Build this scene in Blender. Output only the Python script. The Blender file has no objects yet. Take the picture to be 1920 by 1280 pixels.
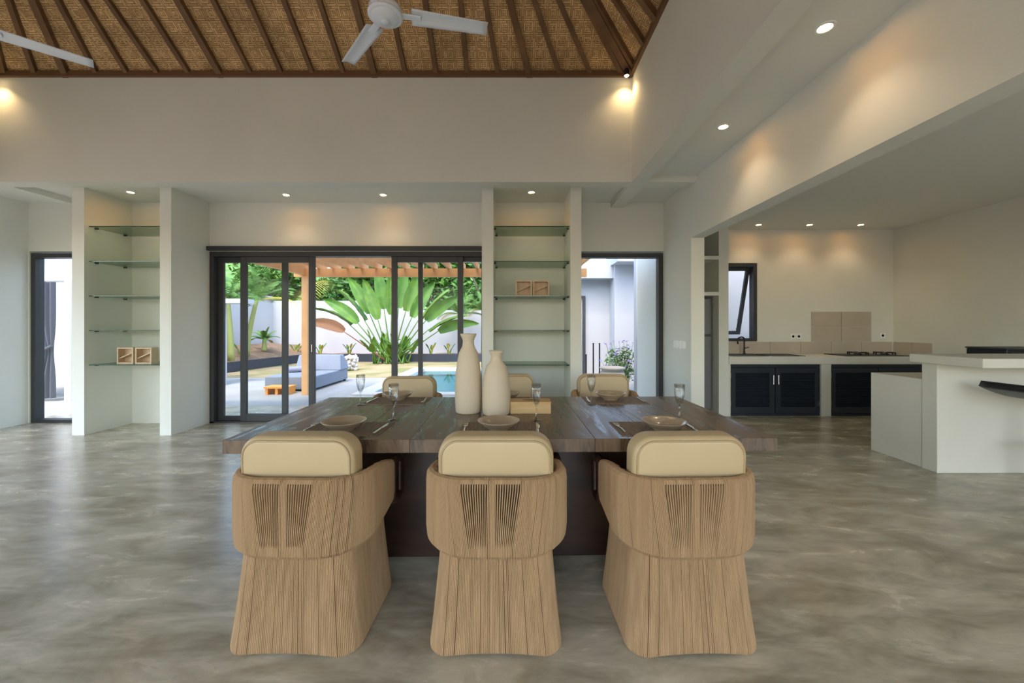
import bpy, bmesh, math, random
from mathutils import Vector, Matrix
random.seed(7)
R = math.radians
scene = bpy.context.scene
col = scene.collection

# ------------------------------------------------------------------ camera, world, sun, exposure
F, U0, V0, CH = 750.0, 963.0, 611.0, 1.30          # focal px, vanishing point, eye height
cam = bpy.data.cameras.new('camera'); cam_o = bpy.data.objects.new('camera', cam); col.objects.link(cam_o)
cam.sensor_width = 36.0; cam.lens = 36.0 * F / 1920
cam.shift_x = (960 - U0) / 1920; cam.shift_y = (V0 - 640) / 1920
cam.clip_start = 0.02; cam.clip_end = 500
cam_o.location = (0, 0, CH); cam_o.rotation_euler = (R(90), 0, 0)
scene.camera = cam_o

world = bpy.data.worlds.new('world'); scene.world = world; world.use_nodes = True
wn = world.node_tree
sky = wn.nodes.new('ShaderNodeTexSky'); sky.sky_type = 'NISHITA'; sky.sun_disc = False
sky.sun_elevation = R(58); sky.sun_rotation = R(190); sky.air_density = 1.2; sky.dust_density = 2.0
wn.links.new(sky.outputs[0], wn.nodes['Background'].inputs[0])
wn.nodes['Background'].inputs[1].default_value = 0.42
sun = bpy.data.lights.new('sun', 'SUN'); sun.energy = .8; sun.angle = R(3); sun.color = (1, .95, .87)
sun_o = bpy.data.objects.new('sun', sun); col.objects.link(sun_o)
sun_o.rotation_euler = Vector((.10, .5, -1.05)).to_track_quat('-Z', 'Y').to_euler()
scene.view_settings.view_transform = 'Standard'; scene.view_settings.look = 'None'
scene.view_settings.gamma = 1; scene.view_settings.use_curve_mapping = False
scene.view_settings.exposure = 1.12

def portal(loc, rot, sx, sy):
    l = bpy.data.lights.new('portal', 'AREA'); l.shape = 'RECTANGLE'; l.size = sx; l.size_y = sy
    l.cycles.is_portal = True
    o = bpy.data.objects.new('portal', l); col.objects.link(o); o.location = loc; o.rotation_euler = rot
portal((-2.2, 5.45, 1.15), (R(-90), 0, 0), 3.7, 2.3)
portal((1.4, 5.45, 1.15), (R(-90), 0, 0), 1.2, 2.3)
portal((-5.85, 5.45, 1.15), (R(-90), 0, 0), 1.2, 2.3)
portal((-6.55, .9, 1.3), (0, R(-90), 0), 2.6, 6.6)
portal((-2.2, -3.25, 1.35), (R(90), 0, 0), 7.6, 2.7)
portal((4.1, -3.25, 1.25), (R(90), 0, 0), 3.4, 2.5)

# ------------------------------------------------------------------ helpers
def px(u, v, D): return Vector(((u - U0) * D / F, D, CH - (v - V0) * D / F))

class MB:
    def __init__(s): s.v = []; s.f = []; s.m = []
    def add(s, vs, fs, mi=0):
        b = len(s.v); s.v += [tuple(p) for p in vs]
        s.f += [tuple(i + b for i in f) for f in fs]; s.m += [mi] * len(fs); return s
    def box(s, x0, x1, y0, y1, z0, z1, mi=0):
        vs = [(x0,y0,z0),(x1,y0,z0),(x1,y1,z0),(x0,y1,z0),(x0,y0,z1),(x1,y0,z1),(x1,y1,z1),(x0,y1,z1)]
        return s.add(vs, [(0,3,2,1),(4,5,6,7),(0,1,5,4),(1,2,6,5),(2,3,7,6),(3,0,4,7)], mi)
    def obox(s, a, b, w, h, up=(0,0,1), mi=0):
        a, b = Vector(a), Vector(b); d = (b - a).normalized(); r = d.cross(Vector(up)).normalized(); u = r.cross(d)
        vs = [p + r*sx*w/2 + u*sz*h/2 for p in (a, b) for sx, sz in ((-1,-1),(1,-1),(1,1),(-1,1))]
        return s.add(vs, [(3,2,1,0),(4,5,6,7),(0,1,5,4),(1,2,6,5),(2,3,7,6),(3,0,4,7)], mi)
    def tube(s, pts, rad, n=8, cap=True, mi=0):
        pts = [Vector(p) for p in pts]; k = len(pts)
        rad = rad if isinstance(rad, (list, tuple)) else [rad] * k
        vs = []; fs = []; prev = None
        for i, p in enumerate(pts):
            d = (pts[min(i+1, k-1)] - pts[max(i-1, 0)]).normalized()
            r = prev if prev is not None else (Vector((1,0,0)) if abs(d.x) < .9 else Vector((0,1,0)))
            r = (r - d * r.dot(d)).normalized(); prev = r; q = d.cross(r)
            vs += [p + (r*math.cos(2*math.pi*j/n) + q*math.sin(2*math.pi*j/n)) * rad[i] for j in range(n)]
        for i in range(k - 1):
            for j in range(n): fs.append((i*n+j, i*n+(j+1)%n, (i+1)*n+(j+1)%n, (i+1)*n+j))
        if cap: fs += [tuple(range(n))[::-1], tuple(range((k-1)*n, k*n))]
        return s.add(vs, fs, mi)
    def lathe(s, prof, n=32, c=(0,0,0), mi=0):
        vs = []; fs = []; k = len(prof)
        for r, z in prof:
            vs += [(c[0]+r*math.cos(2*math.pi*j/n), c[1]+r*math.sin(2*math.pi*j/n), c[2]+z) for j in range(n)]
        for i in range(k-1):
            for j in range(n): fs.append((i*n+j, i*n+(j+1)%n, (i+1)*n+(j+1)%n, (i+1)*n+j))
        if prof[0][0] > 1e-6: fs.append(tuple(range(n))[::-1])
        if prof[-1][0] > 1e-6: fs.append(tuple(range((k-1)*n, k*n)))
        return s.add(vs, fs, mi)
    def grid(s, fn, nu, nv, mi=0):
        vs = [fn(i/nu, j/nv) for j in range(nv+1) for i in range(nu+1)]
        fs = [(j*(nu+1)+i, j*(nu+1)+i+1, (j+1)*(nu+1)+i+1, (j+1)*(nu+1)+i) for j in range(nv) for i in range(nu)]
        return s.add(vs, fs, mi)
    def build(s, name, mats, parent=None, origin=(0,0,0), smooth=False, bevel=0, seg=2):
        o0 = Vector(origin)
        me = bpy.data.meshes.new(name); me.from_pydata([tuple(Vector(p)-o0) for p in s.v], [], s.f); me.update()
        mats = mats if isinstance(mats, (list, tuple)) else [mats]
        for m in mats: me.materials.append(M[m])
        if len(mats) > 1: me.polygons.foreach_set('material_index', s.m)
        if smooth: me.polygons.foreach_set('use_smooth', [True]*len(s.f))
        o = bpy.data.objects.new(name, me); col.objects.link(o)
        if bevel:
            b = o.modifiers.new('bevel', 'BEVEL'); b.width = bevel; b.segments = seg; b.limit_method = 'ANGLE'
        if parent is not None:
            o.parent = parent; o.location = o0 - parent.location if not parent.get('local') else o0
        else: o.location = o0
        return o

def tag(o, label, cat, group=None):
    o['label'] = label; o['category'] = cat
    if group: o['group'] = group
    return o
def struct(o): o['kind'] = 'structure'; return o
def empty(name, loc=(0,0,0), rz=0):
    o = bpy.data.objects.new(name, None); col.objects.link(o); o.location = loc; o.rotation_euler = (0,0,rz)
    o.empty_display_size = .1; return o
def thing(name, label, cat, loc=(0,0,0), rz=0, group=None): return tag(empty(name, loc, rz), label, cat, group)
def part(mb, name, mats, parent, **k):                       # part given in the thing's LOCAL coordinates
    o = mb.build(name, mats, None, **k); o.parent = parent; return o
def copy_tree(o, parent=None):
    c = o.copy(); col.objects.link(c); c.parent = parent
    for ch in list(o.children): copy_tree(ch, c)
    return c
def sbox(name, *b, mat='wall'): return struct(MB().box(*b).build(name, mat))

# ------------------------------------------------------------------ materials
M = {}
def mat(name, color, rough=.6, metal=0, noise=None, bump=None, spec=.5, coat=0, emit=None, sub=None):
    m = bpy.data.materials.new(name); m.use_nodes = True; t = m.node_tree; b = t.nodes['Principled BSDF']
    b.inputs['Base Color'].default_value = (*color, 1); b.inputs['Roughness'].default_value = rough
    b.inputs['Metallic'].default_value = metal; b.inputs['Specular IOR Level'].default_value = spec
    b.inputs['Coat Weight'].default_value = coat
    tc = t.nodes.new('ShaderNodeTexCoord'); mp = t.nodes.new('ShaderNodeMapping'); t.links.new(tc.outputs['Object'], mp.inputs[0])
    if noise:                                                # (color2, scale(xyz), detail, lo, hi)
        c2, sc, det, lo, hi = noise
        mp.inputs['Scale'].default_value = sc if isinstance(sc, tuple) else (sc,)*3
        n = t.nodes.new('ShaderNodeTexNoise'); n.inputs['Scale'].default_value = 1; n.inputs['Detail'].default_value = det
        r = t.nodes.new('ShaderNodeValToRGB'); r.color_ramp.elements[0].position = lo; r.color_ramp.elements[1].position = hi
        r.color_ramp.elements[0].color = (*color, 1); r.color_ramp.elements[1].color = (*c2, 1)
        t.links.new(mp.outputs[0], n.inputs[0]); t.links.new(n.outputs[0], r.inputs[0]); t.links.new(r.outputs[0], b.inputs['Base Color'])
        if bump:
            bp = t.nodes.new('ShaderNodeBump'); bp.inputs['Strength'].default_value = bump; bp.inputs['Distance'].default_value = .01
            t.links.new(n.outputs[0], bp.inputs['Height']); t.links.new(bp.outputs[0], b.inputs['Normal'])
    if emit: b.inputs['Emission Color'].default_value = (*emit[0], 1); b.inputs['Emission Strength'].default_value = emit[1]
    M[name] = m; return m
def thin_glass(name, tint, gloss=.07, rough=0.0, facing=.5):
    m = bpy.data.materials.new(name); m.use_nodes = True; t = m.node_tree; t.nodes.clear()
    o = t.nodes.new('ShaderNodeOutputMaterial'); mx = t.nodes.new('ShaderNodeMixShader')
    tr = t.nodes.new('ShaderNodeBsdfTransparent'); tr.inputs[0].default_value = (*tint, 1)
    gl = t.nodes.new('ShaderNodeBsdfGlossy'); gl.inputs['Roughness'].default_value = rough
    lw = t.nodes.new('ShaderNodeLayerWeight'); lw.inputs[0].default_value = facing
    mu = t.nodes.new('ShaderNodeMath'); mu.operation = 'MULTIPLY_ADD'; mu.inputs[1].default_value = .6; mu.inputs[2].default_value = gloss
    t.links.new(lw.outputs['Fresnel' if facing < .5 else 'Facing'], mu.inputs[0])
    t.links.new(mu.outputs[0], mx.inputs[0]); t.links.new(tr.outputs[0], mx.inputs[1]); t.links.new(gl.outputs[0], mx.inputs[2])
    t.links.new(mx.outputs[0], o.inputs[0]); M[name] = m
mat('wall', (.775,.785,.715), .75, noise=((.735,.745,.675), 1.3, 3, .35, .7))
mat('ceil', (.80,.81,.755), .8)
mat('plaster', (.74,.715,.64), .7, noise=((.70,.67,.59), 2, 3, .3, .7))
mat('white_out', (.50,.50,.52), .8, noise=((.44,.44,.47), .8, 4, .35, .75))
mat('frame', (.045,.047,.052), .45, spec=.4)
mat('black', (.012,.013,.016), .4)
mat('cabinet', (.028,.036,.05), .3)
mat('chrome', (.75,.75,.75), .18, 1)
mat('fanwhite', (.78,.82,.88), .35)
mat('steel', (.72,.70,.66), .22, 1)
mat('rope', (.41,.26,.135), .85, noise=((.32,.20,.10), (60,60,2), 2, .35, .7))
mat('gap', (.05,.035,.02), .9)
mat('cream', (.53,.40,.225), .45, noise=((.49,.365,.20), 4, 2, .3, .7))
mat('piping', (.40,.29,.15), .6)
mat('darkwood', (.055,.026,.014), .35, noise=((.025,.012,.008), (3,3,14), 5, .3, .7))
mat('rafter', (.20,.105,.045), .6, noise=((.11,.055,.022), (5,5,5), 4, .3, .75))
mat('plate', (.16,.08,.035), .6)
mat('ceramic', (.40,.30,.19), .2, coat=.3)
mat('vase', (.60,.50,.36), .6)
mat('placemat', (.27,.20,.14), .8, noise=((.17,.12,.08), (140,12,10), 2, .35, .65), bump=.3)
mat('pine', (.66,.44,.20), .55, noise=((.52,.32,.13), (4,4,40), 3, .3, .7))
mat('lightwood', (.66,.50,.33), .6, noise=((.56,.41,.25), (30,6,6), 3, .3, .7))
mat('pergola', (.85,.48,.21), .6, noise=((.74,.38,.15), (3,3,3), 4, .3, .7))
mat('orange', (.75,.30,.05), .55)
mat('tile', (.55,.475,.39), .35, noise=((.49,.42,.34), 3, 5, .35, .7))
mat('fridge', (.17,.17,.18), .35, .4)
mat('plastic', (.90,.90,.88), .4)
mat('socket_dark', (.12,.11,.10), .6)
mat('terrace', (.36,.35,.32), .7, noise=((.30,.29,.26), 1.2, 5, .3, .7))
mat('dry_grass', (.36,.27,.15), .95, noise=((.20,.20,.07), 1.1, 6, .40, .62))
mat('soil', (.25,.16,.10), .95, noise=((.16,.10,.06), 5, 5, .3, .7))
mat('planter', (.035,.042,.06), .6)
mat('sofa', (.21,.24,.29), .85, noise=((.18,.21,.26), 60, 2, .3, .7))
mat('towel', (.25,.27,.36), .9)
mat('stone', (.52,.50,.47), .85)
mat('pooltile', (.30,.62,.66), .4)
mat('leaf', (.045,.13,.012), .6, noise=((.10,.22,.02), 3, 3, .3, .7))
mat('leaf_light', (.12,.21,.015), .6, noise=((.05,.14,.015), 4, 3, .3, .7))
mat('leaf_dark', (.045,.14,.025), .55, noise=((.10,.24,.035), 2, 3, .35, .65))
mat('leaf_yellow', (.55,.42,.06), .6)
mat('leaf_brown', (.17,.08,.035), .8)
mat('hill', (.07,.17,.04), .95, noise=((.15,.28,.06), .7, 6, .35, .65))
mat('stem', (.30,.33,.10), .6)
mat('bark', (.21,.16,.12), .9, noise=((.12,.09,.07), (8,8,3), 4, .3, .7))
mat('flower', (.40,.32,.68), .7)
mat('pot', (.40,.36,.32), .8)
mat('curtain', (.085,.09,.11), .85)
mat('roofclear', (.8,.8,.8), .5)
mat('bulb', (1,.8,.5), .5, emit=((1,.72,.38), 9))
thin_glass('glass', (.97,.98,.975), .0, 0, .12)
thin_glass('shelfglass', (.70,.82,.74), .05, .02, .3)
thin_glass('flute', (.95,.96,.96), .03, 0, .55)
thin_glass('water', (.55,.86,.90), .03, .02, .3)
thin_glass('sheet', (.80,.80,.80), .05, .2, .3)
mat('glassedge', (.03,.09,.07), .15)

def node_mat(name):
    m = bpy.data.materials.new(name); m.use_nodes = True; M[name] = m
    return m.node_tree, m.node_tree.nodes['Principled BSDF']
# polished concrete
t, b = node_mat('concrete')
tc = t.nodes.new('ShaderNodeTexCoord'); mp = t.nodes.new('ShaderNodeMapping'); mp.inputs['Rotation'].default_value = (0,0,R(35)); mp.inputs['Scale'].default_value = (1.0,2.6,1)
t.links.new(tc.outputs['Object'], mp.inputs[0])
n1 = t.nodes.new('ShaderNodeTexNoise'); n1.inputs['Scale'].default_value = 1.1; n1.inputs['Detail'].default_value = 9; n1.inputs['Roughness'].default_value = .66; n1.inputs['Distortion'].default_value = .9
n2 = t.nodes.new('ShaderNodeTexNoise'); n2.inputs['Scale'].default_value = 2.6; n2.inputs['Detail'].default_value = 8; n2.inputs['Roughness'].default_value = .6; n2.inputs['Distortion'].default_value = .6
for n in (n1, n2): t.links.new(mp.outputs[0], n.inputs[0])
r1 = t.nodes.new('ShaderNodeValToRGB'); e = r1.color_ramp.elements; e[0].position = .30; e[1].position = .72; e[0].color = (.34,.29,.195,1); e[1].color = (.70,.64,.50,1)
x = e.new(.5); x.color = (.52,.465,.345,1)
r2 = t.nodes.new('ShaderNodeValToRGB'); e = r2.color_ramp.elements; e[0].position = .33; e[1].position = .66; e[0].color = (.66,.65,.62,1); e[1].color = (1.15,1.15,1.15,1)
mx = t.nodes.new('ShaderNodeMix'); mx.data_type = 'RGBA'; mx.blend_type = 'MULTIPLY'; mx.inputs[0].default_value = 1
t.links.new(n1.outputs[0], r1.inputs[0]); t.links.new(n2.outputs[0], r2.inputs[0]); t.links.new(r1.outputs[0], mx.inputs[6]); t.links.new(r2.outputs[0], mx.inputs[7])
t.links.new(mx.outputs[2], b.inputs['Base Color'])
rr = t.nodes.new('ShaderNodeMapRange'); rr.inputs[3].default_value = .14; rr.inputs[4].default_value = .36
t.links.new(n2.outputs[0], rr.inputs[0]); t.links.new(rr.outputs[0], b.inputs['Roughness'])
# table wood: streaks along Y
t, b = node_mat('tablewood')
tc = t.nodes.new('ShaderNodeTexCoord'); oi = t.nodes.new('ShaderNodeObjectInfo'); ad = t.nodes.new('ShaderNodeVectorMath'); mp = t.nodes.new('ShaderNodeMapping')
t.links.new(tc.outputs['Object'], ad.inputs[0]); cx = t.nodes.new('ShaderNodeCombineXYZ'); sc = t.nodes.new('ShaderNodeMath'); sc.operation = 'MULTIPLY'; sc.inputs[1].default_value = 37
t.links.new(oi.outputs['Random'], sc.inputs[0]); t.links.new(sc.outputs[0], cx.inputs[2]); t.links.new(sc.outputs[0], cx.inputs[0]); t.links.new(cx.outputs[0], ad.inputs[1])
t.links.new(ad.outputs[0], mp.inputs[0]); mp.inputs['Scale'].default_value = (16,1.8,3)
n1 = t.nodes.new('ShaderNodeTexNoise'); n1.inputs['Scale'].default_value = 1; n1.inputs['Detail'].default_value = 8; n1.inputs['Roughness'].default_value = .62; n1.inputs['Distortion'].default_value = 1.2
t.links.new(mp.outputs[0], n1.inputs[0])
r1 = t.nodes.new('ShaderNodeValToRGB'); e = r1.color_ramp.elements; e[0].position = .3; e[1].position = .7; e[0].color = (.05,.030,.019,1); e[1].color = (.22,.145,.085,1)
t.links.new(n1.outputs[0], r1.inputs[0]); t.links.new(r1.outputs[0], b.inputs['Base Color'])
rr = t.nodes.new('ShaderNodeMapRange'); rr.inputs[1].default_value = .3; rr.inputs[2].default_value = .7; rr.inputs[3].default_value = .16; rr.inputs[4].default_value = .48
t.links.new(n1.outputs[0], rr.inputs[0]); t.links.new(rr.outputs[0], b.inputs['Roughness'])
bp = t.nodes.new('ShaderNodeBump'); bp.inputs['Strength'].default_value = .1; bp.inputs['Distance'].default_value = .004
t.links.new(n1.outputs[0], bp.inputs['Height']); t.links.new(bp.outputs[0], b.inputs['Normal'])
# woven bamboo mat: herringbone of strips
t, b = node_mat('bamboo')
tc = t.nodes.new('ShaderNodeTexCoord')
def strip(rot, s):
    mp = t.nodes.new('ShaderNodeMapping'); mp.inputs['Rotation'].default_value = (0,0,rot); t.links.new(tc.outputs['UV'], mp.inputs[0])
    br = t.nodes.new('ShaderNodeTexBrick'); br.inputs['Scale'].default_value = 1; br.inputs['Brick Width'].default_value = .09; br.inputs['Row Height'].default_value = .02
    br.inputs['Mortar Size'].default_value = .0022; br.offset = .35; br.inputs['Bias'].default_value = 0
    br.inputs['Color1'].default_value = (.70,.49,.25,1); br.inputs['Color2'].default_value = (.46,.29,.125,1); br.inputs['Mortar'].default_value = (.12,.065,.025,1)
    t.links.new(mp.outputs[0], br.inputs[0]); return br
b1, b2 = strip(0, 1), strip(R(90), 1)
ck = t.nodes.new('ShaderNodeTexChecker'); ck.inputs['Scale'].default_value = 1/.085
mp = t.nodes.new('ShaderNodeMapping'); mp.inputs['Rotation'].default_value = (0,0,R(45)); t.links.new(tc.outputs['UV'], mp.inputs[0]); t.links.new(mp.outputs[0], ck.inputs[0])
mx = t.nodes.new('ShaderNodeMix'); mx.data_type = 'RGBA'; t.links.new(ck.outputs['Fac'], mx.inputs[0]); t.links.new(b1.outputs[0], mx.inputs[6]); t.links.new(b2.outputs[0], mx.inputs[7])
n1 = t.nodes.new('ShaderNodeTexNoise'); n1.inputs['Scale'].default_value = 2.2; n1.inputs['Detail'].default_value = 4; t.links.new(tc.outputs['UV'], n1.inputs[0])
r2 = t.nodes.new('ShaderNodeValToRGB'); e = r2.color_ramp.elements; e[0].position = .3; e[1].position = .7; e[0].color = (.7,.66,.6,1); e[1].color = (1.25,1.2,1.15,1)
t.links.new(n1.outputs[0], r2.inputs[0])
mm = t.nodes.new('ShaderNodeMix'); mm.data_type = 'RGBA'; mm.blend_type = 'MULTIPLY'; mm.inputs[0].default_value = 1
t.links.new(mx.outputs[2], mm.inputs[6]); t.links.new(r2.outputs[0], mm.inputs[7]); t.links.new(mm.outputs[2], b.inputs['Base Color']); b.inputs['Roughness'].default_value = .7

# ------------------------------------------------------------------ room shell
XL, XR, YB, YF = -6.5, 2.01, 5.36, -3.2          # room sides, window wall, wall behind the camera
ZC, ZB, ZP = 2.95, 2.88, 4.03                    # aisle ceiling, beam underside, roof plate
HX0, HX1, HY0, HY1 = -5.7, 1.3, -2.6, 4.39       # the high hall
KX, KY, KZ = 6.03, 6.35, 2.83                    # kitchen right wall, back wall, ceiling
struct(MB().box(XL-.2, KX+.2, YF, KY+.15, -.15, 0).build('floor', 'concrete'))
w = MB()
w.box(XL, XR, YB, YB+.15, 2.30, ZC+.3)                        # lintel over all the openings
w.box(XL-.15, -6.49, YB, YB+.15, 0, 2.30); w.box(-5.25, -4.08, YB, YB+.15, 0, 2.30); w.box(-.37, .80, YB, YB+.15, 0, 2.30)
struct(w.build('wall_back', 'wall'))
w = MB(); w.box(XL-.15, XL, 4.25, YB+.15, 0, ZC+.3); w.box(XL-.15, XL, YF, 4.25, 2.6, ZC+.3); w.box(XL-.15, XL, YF-.15, -2.4, 0, 2.6)
struct(w.build('wall_left', 'wall'))
w = MB(); w.box(XL, KX, YF-.15, YF, 2.7, ZC+.3); w.box(XL-.15, -6.0, YF-.15, YF, 0, 2.7); w.box(1.6, 2.4, YF-.15, YF, 0, 2.7); w.box(5.8, KX, YF-.15, YF, 0, 2.7)
struct(w.build('wall_front', 'wall'))
w = MB(); w.box(XR, XR+.15, 4.53, KY+.15, 0, ZC+.3); w.box(XR, XR+.15, YF, 4.53, 2.30, ZC+.3)
struct(w.build('wall_right', 'wall'))
for k, (a, bb) in enumerate(((-5.255,-5.11), (-4.21,-4.075), (-.377,-.241), (.677,.806))):
    sbox('trim_%d' % (k+1), a, bb, 4.76, YB, 0, ZC)
# aisle ceilings and beams around the hall
c = MB(); c.box(XL, XR, HY1+.17, YB, ZC, ZC+.12); c.box(XL, HX0-.17, YF, HY1, ZC, ZC+.1); c.box(HX1+.17, XR, YF, HY1, ZC, ZC+.1); c.box(HX0-.17, HX1+.17, YF, HY0-.17, ZC, ZC+.1)
struct(c.build('ceiling_aisle', 'ceil'))
bm = MB(); bm.box(XL, XR, HY1, HY1+.17, ZB, ZC+.1); bm.box(HX1, HX1+.17, YF, HY1, ZB, ZC+.1); bm.box(HX0-.17, HX0, YF, HY1, ZB, ZC+.1); bm.box(HX1, HX1+.17, HY1+.17, YB, ZB, ZC+.1); bm.box(HX0-.17, HX0, HY1+.17, YB, ZB, ZC+.1); bm.box(HX0, HX1, HY0-.17, HY0, ZB, ZC+.1)
struct(bm.build('trim_beams', 'wall'))
u = MB(); u.box(HX0-.17, HX1+.17, HY1, HY1+.17, ZC+.1, ZP)
struct(u.build('wall_upper_back', 'wall'))
u = MB(); u.box(HX1, HX1+.17, HY0-.17, HY1, ZC+.1, ZP); struct(u.build('wall_upper_right', 'wall'))
u = MB(); u.box(HX0-.17, HX0, HY0-.17, HY1, ZC+.1, ZP); struct(u.build('wall_upper_left', 'wall'))
u = MB(); u.box(HX0, HX1, HY0-.17, HY0, ZC+.1, ZP); struct(u.build('wall_upper_front', 'wall'))
# kitchen shell
sbox('wall_kitchen_right', KX, KX+.15, YF, KY+.15, 0, ZC+.3)
w = MB(); w.box(XR+.15, 2.99, KY, KY+.15, 0, ZC+.3); w.box(3.87, KX, KY, KY+.15, 0, ZC+.3); w.box(2.99, 3.87, KY, KY+.15, 0, 1.055); w.box(2.99, 3.87, KY, KY+.15, 2.30, ZC+.3)
struct(w.build('wall_kitchen_back', 'wall'))
sbox('ceiling_kitchen', XR+.15, KX, YF, KY, KZ, KZ+.12, mat='ceil')
# hip roof: woven bamboo skin, plate, rafters
SL = .65; AX, AY = (HX0+HX1)/2, (HY0+HY1)/2; AZ = ZP + SL*(HX1-HX0)/2
def roof_face(a, bb, name):
    me = bpy.data.meshes.new(name); off = .09
    vs = [Vector(a), Vector(bb), Vector((AX, AY, AZ))]; vs = [v + Vector((0,0,off)) for v in vs]
    me.from_pydata([tuple(v) for v in vs], [], [(0,1,2)]); uv = me.uv_layers.new()
    e1 = (vs[1]-vs[0]).normalized(); e2 = (vs[2]-vs[0]); e2 = (e2 - e1*e2.dot(e1)).normalized()
    for i, li in enumerate(me.polygons[0].loop_indices): uv.data[li].uv = ((vs[i]-vs[0]).dot(e1), (vs[i]-vs[0]).dot(e2))
    me.materials.append(M['bamboo']); o = bpy.data.objects.new(name, me); col.objects.link(o)
    so = o.modifiers.new('thick', 'SOLIDIFY'); so.thickness = .03; so.offset = 1
    return struct(o)
E = .22
cs = [(HX0-E, HY1+E, ZP-SL*E), (HX1+E, HY1+E, ZP-SL*E), (HX1+E, HY0-E, ZP-SL*E), (HX0-E, HY0-E, ZP-SL*E)]
roofs = [roof_face(cs[i], cs[(i+1)%4], n) for i, n in enumerate(('ceiling_back_slope','ceiling_right_slope','ceiling_front_slope','ceiling_left_slope'))]
half = (HX1-HX0)/2; fanT = 1.8
def rafters(side, lo, hi):
    n = 21; vis = roofs[side]
    for i in range(n):
        s = -half + .12 + (2*half-.24) * i/(n-1)               # coordinate along the plate, from the middle of that side
        k = max(0, abs(s) - (half - fanT)) / fanT; dx = -math.copysign(k, s)
        te = fanT if k > 0 else half - abs(s)
        if k == 0: te = min(te, half-.05)
        big = i % 5 == 2
        wd, ht = (.062, .09) if big else (.045, .075)
        def P(tt):
            q = s + dx*tt; z = ZP + SL*tt + .045
            return {0: (AX+q, HY1-tt, z), 1: (HX1-tt, AY-q, z), 2: (AX-q, HY0+tt, z), 3: (HX0+tt, AY+q, z)}[side]
        nrm = {0:(0,SL,1),1:(SL,0,1),2:(0,-SL,1),3:(-SL,0,1)}[side]
        MB().obox(P(-.12), P(te), wd, ht, nrm).build('rafter', 'rafter', vis)
for sd in range(4): rafters(sd, 0, 0)
for i in range(4):
    a = Vector(((HX0,HX1,HX1,HX0)[i], (HY1,HY1,HY0,HY0)[i], ZP+.03)); MB().obox(a, (AX,AY,AZ+.03), .07, .1).build('hip_rafter', 'rafter', roofs[i])
pl = MB(); pl.box(HX0, HX1, HY1-.035, HY1+.1, ZP-.005, ZP+.05); pl.box(HX1-.035, HX1+.1, HY0, HY1, ZP-.005, ZP+.05); pl.box(HX0-.1, HX0+.035, HY0, HY1, ZP-.005, ZP+.05); pl.box(HX0, HX1, HY0-.1, HY0+.035, ZP-.005, ZP+.05)
struct(pl.build('trim_wall_plate', 'plate'))

# ------------------------------------------------------------------ glazed doors and windows
def framed(name, x0, x1, y, z0, z1, fw, dp, bottom=None, glass=True):
    e = struct(empty(name, (x0, y, z0))); bt = fw if bottom is None else bottom
    for a in (x0, x1-fw): MB().box(a, a+fw, y-dp/2, y+dp/2, z0, z1).build('stile', 'frame', e, origin=(x0,y,z0), bevel=.004)
    MB().box(x0+fw, x1-fw, y-dp/2, y+dp/2, z1-fw, z1).build('top_rail', 'frame', e, origin=(x0,y,z0), bevel=.004)
    if bt: MB().box(x0+fw, x1-fw, y-dp/2, y+dp/2, z0, z0+bt).build('bottom_rail', 'frame', e, origin=(x0,y,z0), bevel=.004)
    if glass: MB().box(x0+fw, x1-fw, y-.004, y+.004, z0+bt, z1-fw).build('pane', 'glass', e, origin=(x0,y,z0))
    return e
struct(MB().box(-4.11, -.40, YB-.06, YB, 2.305, 2.36).build('trim_door_track', 'frame'))
fr = MB(); fr.box(-4.08,-.37,YB+.005,YB+.13,2.235,2.30); fr.box(-4.08,-4.02,YB+.005,YB+.13,0,2.235); fr.box(-4.08,-.37,YB+.005,YB+.13,0,.018)
struct(fr.build('trim_door_frame', 'frame'))
framed('door_1', -4.02, -3.08, YB+.10, .018, 2.235, .075, .04, .06)
d2 = framed('door_2', -3.68, -2.68, YB+.045, .018, 2.235, .08, .045, .1)
MB().box(-2.72,-2.71,YB+.016,YB+.024,.95,1.05).build('handle','chrome',d2,origin=(-3.68,YB+.045,.018))
framed('door_3', -1.645, -.68, YB+.045, .018, 2.235, .075, .045, .1)
framed('door_4', -1.30, -.38, YB+.10, .018, 2.235, .06, .04, .06)
framed('window_1', -6.49, -5.25, YB+.07, .0, 2.28, .06, .11, .04)
framed('window_2', .80, 2.01, YB+.07, .0, 2.28, .06, .11, .04)
framed('window_3', 2.99, 3.87, KY+.07, 1.055, 2.30, .055, .12, .05, glass=False)
# open top-hung sash of the kitchen window
s = struct(empty('window_4', (3.43, KY+.10, 2.24))); s.rotation_euler = (R(15), 0, 0)
for mbx, nm in ((MB().box(-.385,-.33,0,.04,-1.12,0),'stile'), (MB().box(.33,.385,0,.04,-1.12,0),'stile'), (MB().box(-.33,.33,0,.04,-.055,0),'top_rail'), (MB().box(-.33,.33,0,.04,-1.12,-1.065),'bottom_rail')):
    part(mbx, nm, 'frame', s)
part(MB().box(-.33,.33,.016,.024,-1.065,-.055), 'pane', 'glass', s)
part(MB().tube([(.30,-.01,-.86),(.30,-.05,-.88),(.30,-.05,-1.0),(.30,-.01,-1.02)],.008,6), 'handle', 'black', s)

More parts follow.
